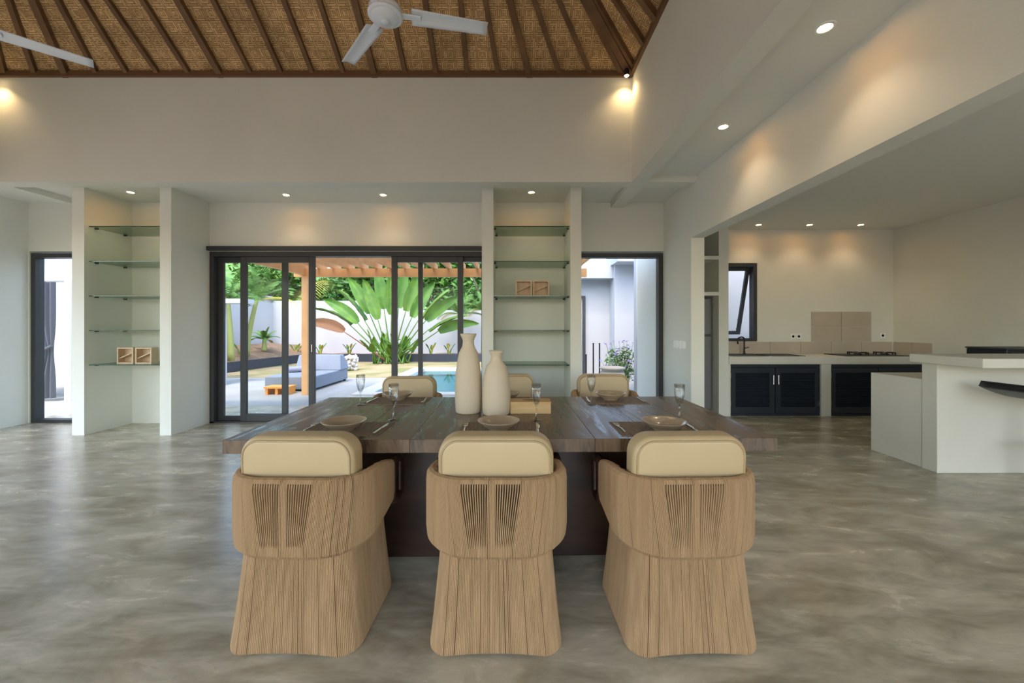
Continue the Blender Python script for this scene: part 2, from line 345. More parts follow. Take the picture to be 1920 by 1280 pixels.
# ------------------------------------------------------------------ lamps
def downlight(loc, label, power, group, spread=110):
    e = thing('recessed_downlight', label, 'ceiling light', loc, 0, group)
    part(MB().lathe([(.034,-.001),(.036,-.006),(.05,-.006),(.053,0),(.034,0)], 28), 'trim_ring', 'plastic', e)
    part(MB().lathe([(.0,-.003),(.034,-.003)], 24), 'lens', 'bulb', e)
    l = bpy.data.lights.new('lamp_light', 'SPOT'); l.energy = power*.2; l.color = (1,.80,.56); l.spot_size = R(spread); l.spot_blend = .7; l.shadow_soft_size = .04
    o = bpy.data.objects.new('lamp_light', l); col.objects.link(o); o.parent = e; o.location = (0,0,-.02)
G1 = 'recessed downlights'
for (X, Y, Z, lb, pw) in (
    (1.72,2.21,ZC,'round recessed downlight nearest the camera in the aisle ceiling strip',20), (1.735,3.31,ZC,'round recessed downlight farther along the aisle ceiling strip',20),
    (-2.86,5.03,ZC,'recessed downlight above the left sliding glass door panels',14), (-1.64,5.03,ZC,'recessed downlight above the open middle of the sliding doors',14),
    (-4.72,4.93,ZC,'recessed downlight over the left shelf niche',12), (.22,4.93,ZC,'recessed downlight over the right shelf niche behind the vases',12),
    (3.70,6.04,KZ,'left of three kitchen downlights, nearest the kitchen window',14), (4.47,6.04,KZ,'middle of the three kitchen ceiling downlights',14), (5.24,6.04,KZ,'right of three kitchen downlights, above the hob',14)):
    downlight((X,Y,Z), lb, pw, G1)
def corner_spot(X, Y, Z, label, sgn):
    e = thing('corner_spotlight', label, 'spotlight', (X,Y,Z), 0, 'corner spotlights under the roof')
    part(MB().lathe([(.028,0),(.03,.05),(.02,.07)], 18), 'housing', 'black', e)
    part(MB().lathe([(.0,-.012),(.015,-.010),(.024,.0)], 18), 'bulb', 'bulb', e)
    l = bpy.data.lights.new('lamp_light', 'SPOT'); l.energy = 4.5; l.color = (1,.66,.32); l.spot_size = R(120); l.spot_blend = .9; l.shadow_soft_size = .03
    o = bpy.data.objects.new('lamp_light', l); col.objects.link(o); o.parent = e; o.location = (0,0,-.03)
corner_spot(1.215, 4.30, 3.99, 'small glowing spotlight in the right corner below the bamboo roof', 1)
corner_spot(-5.60, 4.30, 3.99, 'small spotlight washing the left end of the upper wall', -1)

def ceiling_fan(X, Y, Z, a0, label):
    e = thing('ceiling_fan', label, 'ceiling fan', (X,Y,Z), 0, 'white three-blade ceiling fans')
    tt = HY1 - Y; zt = ZP + SL*tt - Z
    part(MB().tube([(0,0,.08),(0,0,zt)], .012, 10), 'rod', 'fanwhite', e)
    part(MB().lathe([(0,-.055),(.035,-.055),(.038,-.05),(.06,-.05),(.085,-.035),(.10,-.012),(.105,0),(.105,.03),(.09,.05),(.05,.08),(.015,.11)], 40), 'motor', 'fanwhite', e, smooth=True)
    part(MB().lathe([(.0,-.064),(.022,-.062),(.03,-.055)], 28), 'cap', 'fanwhite', e, smooth=True)
    part(MB().lathe([(.098,-.026),(.112,-.02),(.112,-.008),(.104,-.004)], 40), 'ring', 'fanwhite', e, smooth=True)
    for k in range(3):
        a = a0 + k*2*math.pi/3; mb = MB(); L = .68
        def P(uu, vv):
            r = .17 + (L-.17)*uu; wd = .062 - .012*uu; y = (vv-.5)*2*wd; z = .012*(1-(2*vv-1)**2) - .16*y + .004
            return (r*math.cos(a)-y*math.sin(a), r*math.sin(a)+y*math.cos(a), z)
        mb.grid(P, 12, 6); bl = part(mb, 'blade', 'fanwhite', e, smooth=True)
        so = bl.modifiers.new('t','SOLIDIFY'); so.thickness = .006
        ar = MB(); ar.obox((.08*math.cos(a),.08*math.sin(a),.0), (.23*math.cos(a),.23*math.sin(a),.0), .045, .012); part(ar, 'blade_arm', 'fanwhite', e, bevel=.004)
ceiling_fan(-.85, 2.65, 3.37, R(12), 'white ceiling fan with its whole hub in view under the bamboo roof')
ceiling_fan(-3.82, 2.70, 3.37, R(43), 'white ceiling fan at the upper left with only a blade in view')

# ------------------------------------------------------------------ shelves in the niches, boxes on them
SZ = [2.50, 2.08, 1.665, 1.25, .835]; nm5 = ['topmost','second from the top','middle','fourth from the top','lowest']
for (a, bb, side) in ((-5.11,-4.21,'left niche beside the curtained window'), (-.241,.677,'right niche behind the vases')):
    for z, nn in zip(SZ, nm5):
        e = thing('glass_shelf', '%s clear glass shelf in the %s' % (nn, side), 'shelf', ((a+bb)/2, 5.07, z), 0, 'glass shelves in the niches'); hw = (bb-a)/2
        part(MB().box(-hw+.004,hw-.004,-.26,.26,-.008,0), 'pane', 'shelfglass', e)
        part(MB().box(-hw+.004,hw-.004,-.263,-.26,-.009,.001), 'edge', 'glassedge', e)
        for sx in (-1, 1):
            for yy in (-.18, .18): part(MB().box(sx*hw-.03*(sx>0), sx*hw+.03*(sx<0), yy-.012, yy+.012, -.022, -.008), 'clip', 'black', e)
def wood_box(X, Y, Z, label):
    e = thing('wooden_box_frame', label, 'box', (X,Y,Z), 0, 'small open wooden boxes on the shelves'); h = .1
    part(MB().box(-h,h,0,.1,0,.016), 'bottom_board', 'lightwood', e); part(MB().box(-h,h,0,.1,.184,.2), 'top_board', 'lightwood', e)
    for s in (-1,1): part(MB().box(min(s*h,s*(h-.016)),max(s*h,s*(h-.016)),0,.1,.016,.184), 'side_board', 'lightwood', e)
    part(MB().box(-h+.016,h-.016,.088,.1,.016,.184), 'back_board', 'lightwood', e)
    part(MB().obox((-.084,.05,.065),(.084,.05,.14),.07,.012,(0,0,1)), 'divider', 'lightwood', e)
wood_box(-4.79, 4.93, .835, 'open wooden box, left of the pair in the left niche'); wood_box(-4.565, 4.93, .835, 'open wooden box, right of the pair in the left niche')
wood_box(.125, 4.95, 1.665, 'open wooden box, left of the pair in the right niche'); wood_box(.34, 4.95, 1.665, 'open wooden box, right of the pair in the right niche')
sw = thing('light_switch', 'row of four white light switches on the wall beside the kitchen opening', 'light switch', (XR, 4.80, 1.03))
for k in range(4):
    p = part(MB().box(-.012,0,.165-k*.088-.038,.165-k*.088+.038,0,.09), 'switch_plate', 'plastic', sw, bevel=.003)
    part(MB().box(-.016,-.012,.165-k*.085-.015,.165-k*.085+.015,.02,.065), 'rocker', 'plastic', p)

# ------------------------------------------------------------------ dining table
TX0, TX1, TY0, TY1, TZ = -1.386, 1.265, 1.91, 3.05, .76
tb = thing('dining_table', 'long dark wooden dining table set for six on a solid base', 'table', ((TX0+TX1)/2, (TY0+TY1)/2, 0), R(.9))
hw, hd = (TX1-TX0)/2, (TY1-TY0)/2; nb = 9
for i in range(nb):
    a = -hw + 2*hw*i/nb
    part(MB().box(a+.0006, a+2*hw/nb-.0006, -hd, hd, TZ-.064, TZ), 'board', 'tablewood', tb, bevel=.0015, seg=1)
part(MB().box(-.88, .86, -.22, .30, 0, TZ-.064), 'base', 'darkwood', tb, bevel=.004)
part(MB().box(-1.15, 1.15, -.40, .40, TZ-.084, TZ-.064), 'under_frame', 'darkwood', tb)

# ------------------------------------------------------------------ rope armchairs
def u_curve(W, yb, rc, yf):
    """plan of the back shell: from left arm end round the back to right arm end; returns fn(s)->(pos, outward normal), total length"""
    segs = []; la = yf - (yb + rc); arc = math.pi/2*rc; lb = 2*(W-rc)
    tot = 2*la + 2*arc + lb
    def fn(s):
        s = max(0, min(tot, s))
        if s < la: return Vector((-W, yf - s)), Vector((-1,0))
        s -= la
        if s < arc: a = math.pi + s/rc; return Vector((-W+rc+rc*math.cos(a), yb+rc+rc*math.sin(a))), Vector((math.cos(a), math.sin(a)))
        s -= arc
        if s < lb: return Vector((-W+rc+s, yb)), Vector((0,-1))
        s -= lb
        if s < arc: a = 1.5*math.pi + s/rc; return Vector((W-rc+rc*math.cos(a), yb+rc+rc*math.sin(a))), Vector((math.cos(a), math.sin(a)))
        s -= arc; return Vector((W, yb+rc+s)), Vector((1,0))
    return fn, tot
def make_shell():
    fn, tot = u_curve(.302, -.277, .18, .13); rng = random.Random(3)
    cols = []                                    # (width_top, width_bottom, kind)
    pitch = .0064; mid = tot/2; nst = int(tot/pitch); f1 = (-.104,-.034); f2 = (-.004,.061)
    s = 0
    for i in range(nst):
        c0 = s + pitch/2 - mid
        cols.append((pitch, pitch, 0)); s += pitch
        for f in (f1, f2):
            if f[0] <= c0 <= f[1] : cols.append((.0042, 0, 1))
    # squeeze the tops of the strands so that both edges stay the same length
    tw = sum(c[0] for c in cols); bw = sum(c[1] for c in cols); ks = (tot)/tw; kb = tot/bw
    prof = [(.05,0,0),(.02,0,.004),(.004,0,.022),(0,0,.06),(0,.25,0),(0,.5,0),(0,.75,0),(0,1,-.045),(.003,1,-.018),(.012,1,-.004),(.026,1,0),(.04,1,-.005),(.05,1,-.03),(.052,.5,0),(.05,0,.02)]
    mb = MB(); rows = []
    def ends(sv):
        q = abs(sv - mid)/mid; k = max(0, (q-.5)/.5)
        k2 = max(0, (q-.15)/.85); return .375 + .075*k2**1.4, .70 - .05*k**2
    st = sb = 0
    for (a, bq, kind) in cols:
        a *= ks; bq *= kb; deep = .0022 + (.006 if rng.random() < .2 else 0) * rng.random()
        smp = [(0,-deep),(.3,.0009),(.7,.0009)] if kind == 0 else [(0,-.016),(1,-.016)]
        for (fr_, d) in smp: rows.append((st+a*fr_, sb+bq*fr_, d, kind))
        st += a; sb += bq
    n = len(prof); vs = []
    for (a, bq, d, kind) in rows:
        zb, zt = ends((a+bq)/2)
        for (nn, fz, dz) in prof:
            z = zb + (zt-zb)*fz + dz; k = max(0, min(1, (z-.42)/(.66-.42)))
            p, nr = fn(bq + (a-bq)*k); dd = d
            if kind and (fz == 0 or nn > 0 or z > zt-.03): dd = -.001
            q = p + nr*(dd - nn)
            vs.append((q.x, q.y, z))
    fs = []; mi = []
    for i in range(len(rows)-1):
        for j in range(n):
            j2 = (j+1) % n
            fs.append((i*n+j, (i+1)*n+j, (i+1)*n+j2, i*n+j2)); mi.append(1 if rows[i][3] and rows[i+1][3] and 3 <= j <= 7 else 0)
    fs += [tuple(range(n)), tuple(range((len(rows)-1)*n, len(rows)*n))[::-1]]; mi += [0, 0]
    mb.v = vs; mb.f = fs; mb.m = mi; return mb
def make_base():
    mb = MB(); rng = random.Random(5); nst = 270; n4 = nst*3
    def ring(W, yb, yf, rc, tq):
        per = [(W-rc, yf-rc, 0), (-W+rc, yf-rc, 90), (-W+rc, yb+rc, 180), (W-rc, yb+rc, 270)]
        L = [2*(W-rc), (yf-yb-2*rc)]; arc = math.pi/2*rc; tot = 2*(L[0]+L[1]) + 4*arc; s = tq*tot
        for k in range(4):
            cx, cy, a0 = per[k]
            if s < arc: a = R(a0) + s/rc; return Vector((cx+rc*math.cos(a), cy+rc*math.sin(a))), Vector((math.cos(a), math.sin(a)))
            s -= arc; ln = L[k % 2]; a = R(a0+90); d = Vector((-math.sin(a), math.cos(a)))
            if s < ln: return Vector((cx+rc*math.cos(a), cy+rc*math.sin(a))) + d*s, Vector((math.cos(a), math.sin(a)))
            s -= ln
        return Vector((per[0][0]+rc, per[0][1])), Vector((1,0))
    lv = [(.0,-.012),(.006,-.003),(.02,0),(.10,0),(.20,0),(.30,0),(.40,0),(.455,0)]
    deeps = [.0022 + (.007*rng.random() if rng.random() < .2 else 0) for _ in range(nst)]
    for (z, ins) in lv:
        k = z/.455; W = .272 - .045*k**.8; yb = -.272 + .04*k; yf = .235 - .03*k
        for i in range(n4):
            p, nr = ring(W, yb, yf, .085, i/n4); d = -deeps[i//3] if i % 3 == 0 else .0009
            q = p + nr*(d + ins); lift = .012*max(0, 1-(q.x/.2)**2) if z < .03 and q.y < yb+.03 else 0
            mb.v.append((q.x, q.y, z+lift))
    for j in range(len(lv)-1):
        for i in range(n4): mb.f.append((j*n4+i, j*n4+(i+1)%n4, (j+1)*n4+(i+1)%n4, (j+1)*n4+i)); mb.m.append(0)
    mb.f += [tuple(range(n4))[::-1], tuple(range((len(lv)-1)*n4, len(lv)*n4))]; mb.m += [0,0]
    return mb
def soft_box(w, d, h, r, nu=14, bulge=.012):
    """cushion: superellipsoid-like rounded box centred on the origin"""
    bmx = bmesh.new(); bmesh.ops.create_cube(bmx, size=1); bmesh.ops.subdivide_edges(bmx, edges=bmx.edges[:], cuts=nu, use_grid_fill=True)
    hx, hy, hz = w/2-r, d/2-r, h/2-r; mb = MB()
    for v in bmx.verts:
        p = Vector((v.co.x*w, v.co.y*d, v.co.z*h)); q = Vector((max(-hx,min(hx,p.x)), max(-hy,min(hy,p.y)), max(-hz,min(hz,p.z)))); dv = p - q
        if dv.length > 1e-9: p = q + dv.normalized()*r
        p.y += math.copysign(bulge, v.co.y)*(1-(2*v.co.x)**2)*(1-(2*v.co.z)**2) if abs(v.co.y) > .49 else 0
        mb.v.append(tuple(p))
    mb.f = [tuple(v.index for v in f.verts) for f in bmx.faces]; mb.m = [0]*len(mb.f); bmx.free(); return mb
def slab_cushion(w, h, d, rc, re):
    """back cushion: rounded-rectangle outline (radius rc) in xz, edges softened re, thickness d along y"""
    def outline(ins, n=10):
        pts = []; W, H, r = w/2-ins, h/2-ins, max(.01, rc-ins)
        for cx, cz, a0 in ((W-r,H-r,0),(-W+r,H-r,90),(-W+r,-H+r,180),(W-r,-H+r,270)):
            for i in range(n+1): a = R(a0+90*i/n); pts.append((cx+r*math.cos(a), cz+r*math.sin(a)))
        return pts
    rings = []
    for k in range(7): a = math.pi/2*k/6; rings.append((re*(1-math.sin(a)), -d/2 + re*(1-math.cos(a))))
    rings = [(re*(1-math.sin(math.pi/2*k/6)), -d/2+re*(1-math.cos(math.pi/2*k/6))) for k in range(7)]
    rings = rings + [(i, -y) for (i, y) in reversed(rings)]
    mb = MB(); n = 44
    inner = [.10,.05]
    full = [(re+q, -d/2-.004*(q/.10)) for q in inner] + rings + [(re+q, d/2+.004*(q/.10)) for q in reversed(inner)]
    for (ins, y) in full: mb.v += [(x, y, z) for (x, z) in outline(ins)]
    for j in range(len(full)-1):
        for i in range(n): mb.f.append((j*n+i, j*n+(i+1)%n, (j+1)*n+(i+1)%n, (j+1)*n+i))
    mb.f += [tuple(range(n))[::-1], tuple(range((len(full)-1)*n, len(full)*n))]; mb.m = [0]*len(mb.f)
    pip = [[(x, s*(d/2-.002), z) for (x, z) in outline(re*.55)] for s in (-1,1)]
    return mb, pip
def make_chair():
    e = empty('rope_armchair'); e['label'] = ''
    part(make_base(), 'base', 'rope', e)
    part(make_shell(), 'back_shell', ['rope','gap'], e)
    cu, pip = slab_cushion(.475, .40, .115, .085, .03)
    bc = part(cu, 'back_cushion', 'cream', e, smooth=True); bc.location = (0,-.15,.652); bc.rotation_euler = (R(3),0,0)
    for pp in pip: part(MB().tube(pp + pp[:1], .0042, 6, cap=False), 'piping', 'piping', bc, smooth=True)
    sc_ = part(soft_box(.47, .42, .11, .045, 12, 0), 'seat_cushion', 'cream', e, smooth=True); sc_.location = (0,.075,.505)
    for s in (-1,1):
        pts = []
        for cy, cz, a0 in ((.20,.61,0),(.15,.61,90),(.15,.475,180),(.20,.475,270)):
            for i in range(5): a = R(a0+90*i/4); pts.append((s*.288, cy+.03*math.cos(a), cz+.03*math.sin(a)))
        part(MB().tube(pts+pts[:1], .02, 8, cap=False), 'arm_frame', 'darkwood', e, smooth=True)
    return e
chair0 = make_chair()
spots = [(-.88,1.835,R(-1.5),'rope armchair with cream cushion, left one with its back to the camera'),
         (-.073,1.835,0,'rope armchair with cream cushion, middle one with its back to the camera'),
         (.715,1.835,R(2),'rope armchair with cream cushion, right one with its back to the camera'),
         (-.93,3.43,R(180),'rope armchair on the far side of the table, left one by the pool view'),
         (-.05,3.58,R(180),'rope armchair on the far side of the table, partly hidden behind the vases'),
         (.83,3.60,R(178),'rope armchair on the far side of the table, right one before the potted shrub')]
for i, (X, Y, rz, lb) in enumerate(spots):
    ch = chair0 if i == 0 else copy_tree(chair0)
    ch.location = (X,Y,0); ch.rotation_euler = (0,0,rz); tag(ch, lb, 'armchair', 'rope armchairs around the table')

# ------------------------------------------------------------------ place settings
def bowl_mesh(): return MB().lathe([(.0,.006),(.045,.006),(.05,.0),(.055,0),(.056,.008),(.085,.024),(.108,.046),(.111,.05),(.108,.05),(.083,.029),(.05,.013),(.0,.011)], 48)
def fork_mesh():
    mb = MB(); mb.grid(lambda a,b_: ((b_-.5)*(.006+.004*(1-a)), -.09+.11*a, .003+.004*math.sin(a*math.pi)), 8, 2)
    mb.grid(lambda a,b_: ((b_-.5)*(.006+.018*math.sin(min(1,a*1.3)*math.pi/2)), .02+.03*a, .003+.003*a), 4, 2)
    for k in range(4): x = -.0098+k*.0065; mb.box(x-.0016, x+.0016, .05, .095, .0055, .008)
    return mb
def knife_mesh():
    mb = MB(); mb.grid(lambda a,b_: ((b_-.5)*(.013 if a < .95 else .008), -.11+.10*a, .004), 6, 2)
    mb.grid(lambda a,b_: ((b_*(.019*math.sin(math.pi*(.25+.75*a))**.6 if a < 1 else 0))-.006, -.01+.115*a, .004), 10, 2); return mb
def flute_mesh(): return MB().lathe([(.032,0),(.031,.003),(.012,.006),(.005,.012),(.004,.075),(.007,.085),(.018,.105),(.026,.14),(.029,.175),(.0285,.208),(.0275,.208),(.028,.175),(.025,.142),(.016,.108),(.004,.092),(.0,.090)], 28)
proto = {}
def put(name, mbf, matn, X, Y, Z, rz, label, cat, group, smooth=True, solid=0):
    if name not in proto:
        o = mbf().build(name, matn, smooth=smooth); proto[name] = o
        if solid: so = o.modifiers.new('t','SOLIDIFY'); so.thickness = solid
    else: o = proto[name].copy(); col.objects.link(o)
    o.location = (X,Y,Z); o.rotation_euler = (0,0,rz); tag(o, label, cat, group)
seats = [('near left place', -.88, 2.10, 0, -.877, 2.07, (-.69,2.30)), ('near middle place', -.065, 2.10, 0, -.077, 2.08, (.13,2.29)), ('near right place', .748, 2.105, 0, .778, 2.065, (.945,2.28)),
         ('far left place', -.83, 2.885, math.pi, -.85, 2.93, (-1.046,2.735)), ('far middle place', -.06, 2.89, math.pi, -.064, 2.93, None), ('far right place', .73, 2.905, math.pi, .71, 2.93, (.533,2.74))]
for nm_, mx_, my_, rz, bx_, by_, gl_ in seats:
    put('placemat', lambda: MB().box(-.215,.215,-.14,.14,0,.003), 'placemat', mx_, my_, TZ, rz, 'brown woven rectangular placemat at the '+nm_, 'placemat', 'placemats', smooth=False)
    put('bowl', bowl_mesh, 'ceramic', bx_, by_, TZ+.003, 0, 'shallow glossy beige bowl at the '+nm_, 'bowl', 'beige bowls')
    sg = 1 if rz == 0 else -1
    put('fork', fork_mesh, 'steel', mx_-sg*.19, my_, TZ+.003, rz+.05, 'steel fork beside the bowl at the '+nm_, 'fork', 'forks', solid=.0015)
    put('table_knife', knife_mesh, 'steel', mx_+sg*.19, my_, TZ+.003, rz-.05, 'steel table knife beside the bowl at the '+nm_, 'knife', 'table knives', solid=.0015)
    if gl_: put('champagne_flute', flute_mesh, 'flute', gl_[0], gl_[1], TZ, 0, 'clear stemmed champagne flute at the '+nm_, 'glass', 'champagne flutes')
def vase(X, Y, prof, label): 
    o = MB().lathe(prof, 48).build('bottle_vase', 'vase', smooth=True); o.location = (X,Y,TZ); tag(o, label, 'vase', 'bottle-shaped vases')
def vp(h, rmax, rn, rl):
    p = [(.0,.0),(rmax*.90,.0),(rmax*.94,.006),(rmax*.98,.12*h),(rmax,.24*h),(rmax*.985,.38*h),(rmax*.93,.52*h),(rmax*.83,.65*h),(rmax*.70,.76*h),(rn*1.1,.84*h),(rn,.89*h),(rn*1.02,.92*h),(rl*.88,.965*h),(rl,h)]
    return p + [(rl-.006,h),(rn*.9,.90*h),(rn*.8,.7*h),(0,.69*h)]
vase(-.285, 2.52, vp(.492,.084,.035,.052), 'tall cream bottle-shaped vase at the middle of the table')
vase(-.107, 2.47, vp(.388,.088,.032,.047), 'shorter cream bottle-shaped vase beside the tall one')
tbx = thing('tissue_box', 'honey-coloured wooden tissue box beside the shorter vase', 'tissue box', (.105,2.52,TZ))
part(MB().box(-.125,.125,-.06,.06,0,.068), 'body', 'pine', tbx, bevel=.002); part(MB().box(-.127,.127,-.062,.062,.068,.074), 'lid', 'pine', tbx, bevel=.002)
part(MB().lathe([(0,.0745),(1,.0745)], 28), 'slot', 'gap', tbx).scale = (.05,.011,1)

# ------------------------------------------------------------------ kitchen
kc = thing('kitchen_counter', 'plastered masonry kitchen counter along the back wall with pale worktop', 'counter', (3.1,5.77,0))
O = (3.1,5.77,0); CT = .86
MB().box(3.10,3.13,5.77,KY-.002,0,.79).build('pier','plaster',kc,origin=O); MB().box(4.44,4.58,5.77,KY-.002,0,.79).build('pier','plaster',kc,origin=O)
MB().box(3.10,KX-.002,5.75,KY-.002,.75,CT).build('worktop','plaster',kc,origin=O,bevel=.006)
sbox('trim_kitchen_pillar', 2.96, 3.10, 5.77, KY, 0, KZ)
sbox('trim_niche_shelf_1', 2.16, 2.96, 5.77, KY, 2.26, 2.31); sbox('trim_niche_shelf_2', 2.16, 2.96, 5.77, KY, 1.74, 1.79)
fg = thing('refrigerator', 'dark grey two-door refrigerator standing in the niche beside the kitchen pillar', 'refrigerator', (2.56,6.0,0)); O = (2.56,6.0,0)
MB().box(2.24,2.94,5.98,6.33,.02,1.72).build('body','fridge',fg,origin=O); MB().box(2.24,2.94,5.93,5.978,1.17,1.71).build('door','fridge',fg,origin=O,bevel=.012); MB().box(2.24,2.94,5.93,5.978,.06,1.155).build('door','fridge',fg,origin=O,bevel=.012)
for z in (1.2,.9): MB().box(2.28,2.30,5.905,5.93,z,z+.2).build('handle','chrome',fg,origin=O)
def louvre_cabinet(x0, x1, label, ndoor):
    e = thing('louvre_cabinet', label, 'cabinet', (x0,5.80,0), 0, 'black louvred kitchen cabinets'); O = (x0,5.80,0)
    MB().box(x0,x1,5.86,6.30,.02,.745).build('body','cabinet',e,origin=O)
    MB().box(x0,x1,5.80,5.86,.70,.745).build('top_rail','cabinet',e,origin=O); MB().box(x0,x1,5.80,5.86,.0,.035).build('bottom_rail','cabinet',e,origin=O)
    wd = (x1-x0)/ndoor
    for k in range(ndoor):
        a, bq = x0+k*wd+.006, x0+(k+1)*wd-.006; f = MB()
        f.box(a,a+.075,5.79,5.83,.04,.695); f.box(bq-.075,bq,5.79,5.83,.04,.695); f.box(a+.075,bq-.075,5.79,5.83,.62,.695); f.box(a+.075,bq-.075,5.79,5.83,.04,.13)
        d = f.build('door','cabinet',e,origin=O)
        for q in range(13):
            z = .145 + q*.0365
            sl = MB().obox((a+.075,5.812,z+.012),(bq-.075,5.812,z+.012),.036,.007,(0,-.6,.8)).build('slat','cabinet',None); sl.parent = d; sl.location = -Vector(O)
        hx = bq-.03 if k % 2 == 0 else a+.03
        h = MB().tube([(hx,5.79,.46),(hx,5.765,.46),(hx,5.765,.59),(hx,5.79,.59)],.008,8).build('handle','chrome',None); h.parent = d; h.location = -Vector(O)
        gx = a+.004 if k % 2 == 0 else bq-.004
        for z in (.14,.55):
            h = MB().box(gx-.006,gx+.006,5.783,5.79,z,z+.07).build('hinge','chrome',None); h.parent = d; h.location = -Vector(O)
louvre_cabinet(3.13, 4.44, 'black louvred double-door cabinet under the sink', 2)
louvre_cabinet(4.58, 5.98, 'black louvred cabinet under the hob, half behind the bar', 2)
# wall tiles
def tiles(parent, x0, x1, z0, z1, nx, nz, y):
    for i in range(nx):
        for j in range(nz):
            a, bq = x0+(x1-x0)*i/nx, x0+(x1-x0)*(i+1)/nx; c0, c1 = z0+(z1-z0)*j/nz, z0+(z1-z0)*(j+1)/nz
            MB().box(a+.0025,bq-.0025,y-.012,y,c0+.0025,c1-.0025).build('tile','tile',parent,bevel=.002,seg=1)
wb = bpy.data.objects['wall_kitchen_back']; wr = bpy.data.objects['wall_kitchen_right']
tiles(wb, 3.10, 6.00, CT, 1.054, 6, 1, KY-.001); tiles(wb, 4.72, 5.67, 1.054, 1.53, 2, 2, KY-.001)
for k in range(2): MB().box(KX-.012,KX-.001,5.76+k*.29,5.76+.285+k*.29,CT+.0025,1.052).build('tile','tile',wr,bevel=.002,seg=1)
def socket(X, Z, n, label):
    e = thing('wall_socket', label, 'socket', (X,KY-.001,Z), 0)
    for k in range(n):
        p = part(MB().box(-.042+k*.09,.042+k*.09,-.012,0,-.042,.042),'plate','plastic',e,bevel=.003)
        part(MB().lathe([(0,0),(.02,0)],20),'insert','socket_dark',p).matrix_local = Matrix.Translation((k*.09,-.0125,0)) @ Matrix.Rotation(R(90),4,'X')
socket(4.43, 1.135, 2, 'white double wall socket left of the tiled splashback'); socket(5.85, 1.15, 1, 'white single wall socket right of the tiled splashback')
sk = thing('kitchen_sink', 'dark inset double sink in the worktop below the kitchen window', 'sink', (3.75,6.02,CT))
for a, bq in ((-.55,-.02),(.02,.50)):
    f = MB(); f.box(a,bq,-.20,-.17,0,.008); f.box(a,bq,.17,.20,0,.008); f.box(a,a+.03,-.17,.17,0,.008); f.box(bq-.03,bq,-.17,.17,0,.008); part(f,'rim','black',sk)
    part(MB().box(a+.03,bq-.03,-.17,.17,0,.002),'basin','black',sk)
tp = thing('kitchen_tap', 'black gooseneck tap standing by the sink', 'tap', (3.61,6.26,CT))
part(MB().lathe([(.025,0),(.025,.01),(.014,.02),(.014,.05)],16),'foot','black',tp); part(MB().tube([(0,0,.04),(0,0,.22)]+[(-.055+.055*math.cos(a),-.02*math.sin(a),.22+.05*math.sin(a)) for a in [R(30*k) for k in range(7)]]+[(-.11,-.02,.16)],.011,10),'spout','black',tp,smooth=True)
part(MB().obox((.0,-.01,.09),(.06,-.02,.11),.012,.012),'lever','black',tp)
hb = thing('gas_hob', 'black gas hob with pan supports set in the worktop', 'hob', (5.32,6.02,CT))
part(MB().box(-.48,.42,-.22,.22,0,.012),'plate','black',hb,bevel=.004)
for x in (-.14,.26):
    part(MB().lathe([(.05,.012),(.05,.028),(.03,.034),(0,.034)],20,(x,.0,0)),'burner','black',hb)
    g = MB()
    for k in range(6): a = R(60*k); g.obox((x+.04*math.cos(a),.04*math.sin(a),.045),(x+.13*math.cos(a),.13*math.sin(a),.045),.012,.014); g.obox((x+.125*math.cos(a),.125*math.sin(a),.012),(x+.125*math.cos(a),.125*math.sin(a),.05),.012,.012,(1,0,0))
    part(g,'pan_support','black',hb)
# bar counter
bc = thing('bar_counter', 'plastered kitchen bar with a raised overhanging top and a lower ledge', 'counter', (3.74,3.53,0)); O = (3.74,3.53,0)
MB().box(3.74,KX-.002,3.53,3.667,0,.971).build('front_panel','plaster',bc,origin=O,bevel=.006)
MB().box(3.75,KX-.002,3.667,4.20,0,.814).build('low_block','plaster',bc,origin=O,bevel=.006)
MB().box(3.65,KX-.002,3.11,3.69,.971,1.046).build('bar_top','plaster',bc,origin=O,bevel=.006)
mw = thing('microwave', 'black box appliance on the ledge behind the bar top', 'microwave', (4.66,3.93,.814)); O = (4.66,3.93,.814)
MB().box(4.66,5.20,3.78,4.12,.82,1.075).build('body','black',mw,origin=O,bevel=.008); MB().box(4.655,5.205,3.775,4.125,1.076,1.09).build('top_plate','frame',mw,origin=O)
MB().box(4.69,5.03,3.765,3.779,.85,1.05).build('door','frame',mw,origin=O); MB().box(5.04,5.06,3.75,3.765,.87,1.03).build('handle','chrome',mw,origin=O)
for a in (4.70,5.14): MB().box(a,a+.03,3.8,3.83,.814,.82).build('foot','black',mw,origin=O)
st = thing('bar_stool', 'black bar stool with a curved saddle seat at the bar', 'stool', (4.40,3.20,0))
sm = MB(); sm.grid(lambda a,b_: ((a-.5)*.90, (b_-.5)*.36, .735+.105*abs(2*a-1)**2.2), 24, 8); so = part(sm,'seat','black',st,smooth=True).modifiers.new('t','SOLIDIFY'); so.thickness = .05
part(MB().tube([(0,0,.03),(0,0,.71)],.03,14),'post','frame',st); part(MB().lathe([(.17,0),(.17,.012),(.04,.03)],32),'foot_plate','frame',st); part(MB().tube([(.14*math.cos(R(20*k)),.14*math.sin(R(20*k)),.30) for k in range(19)],.011,8,cap=False),'foot_ring','chrome',st)

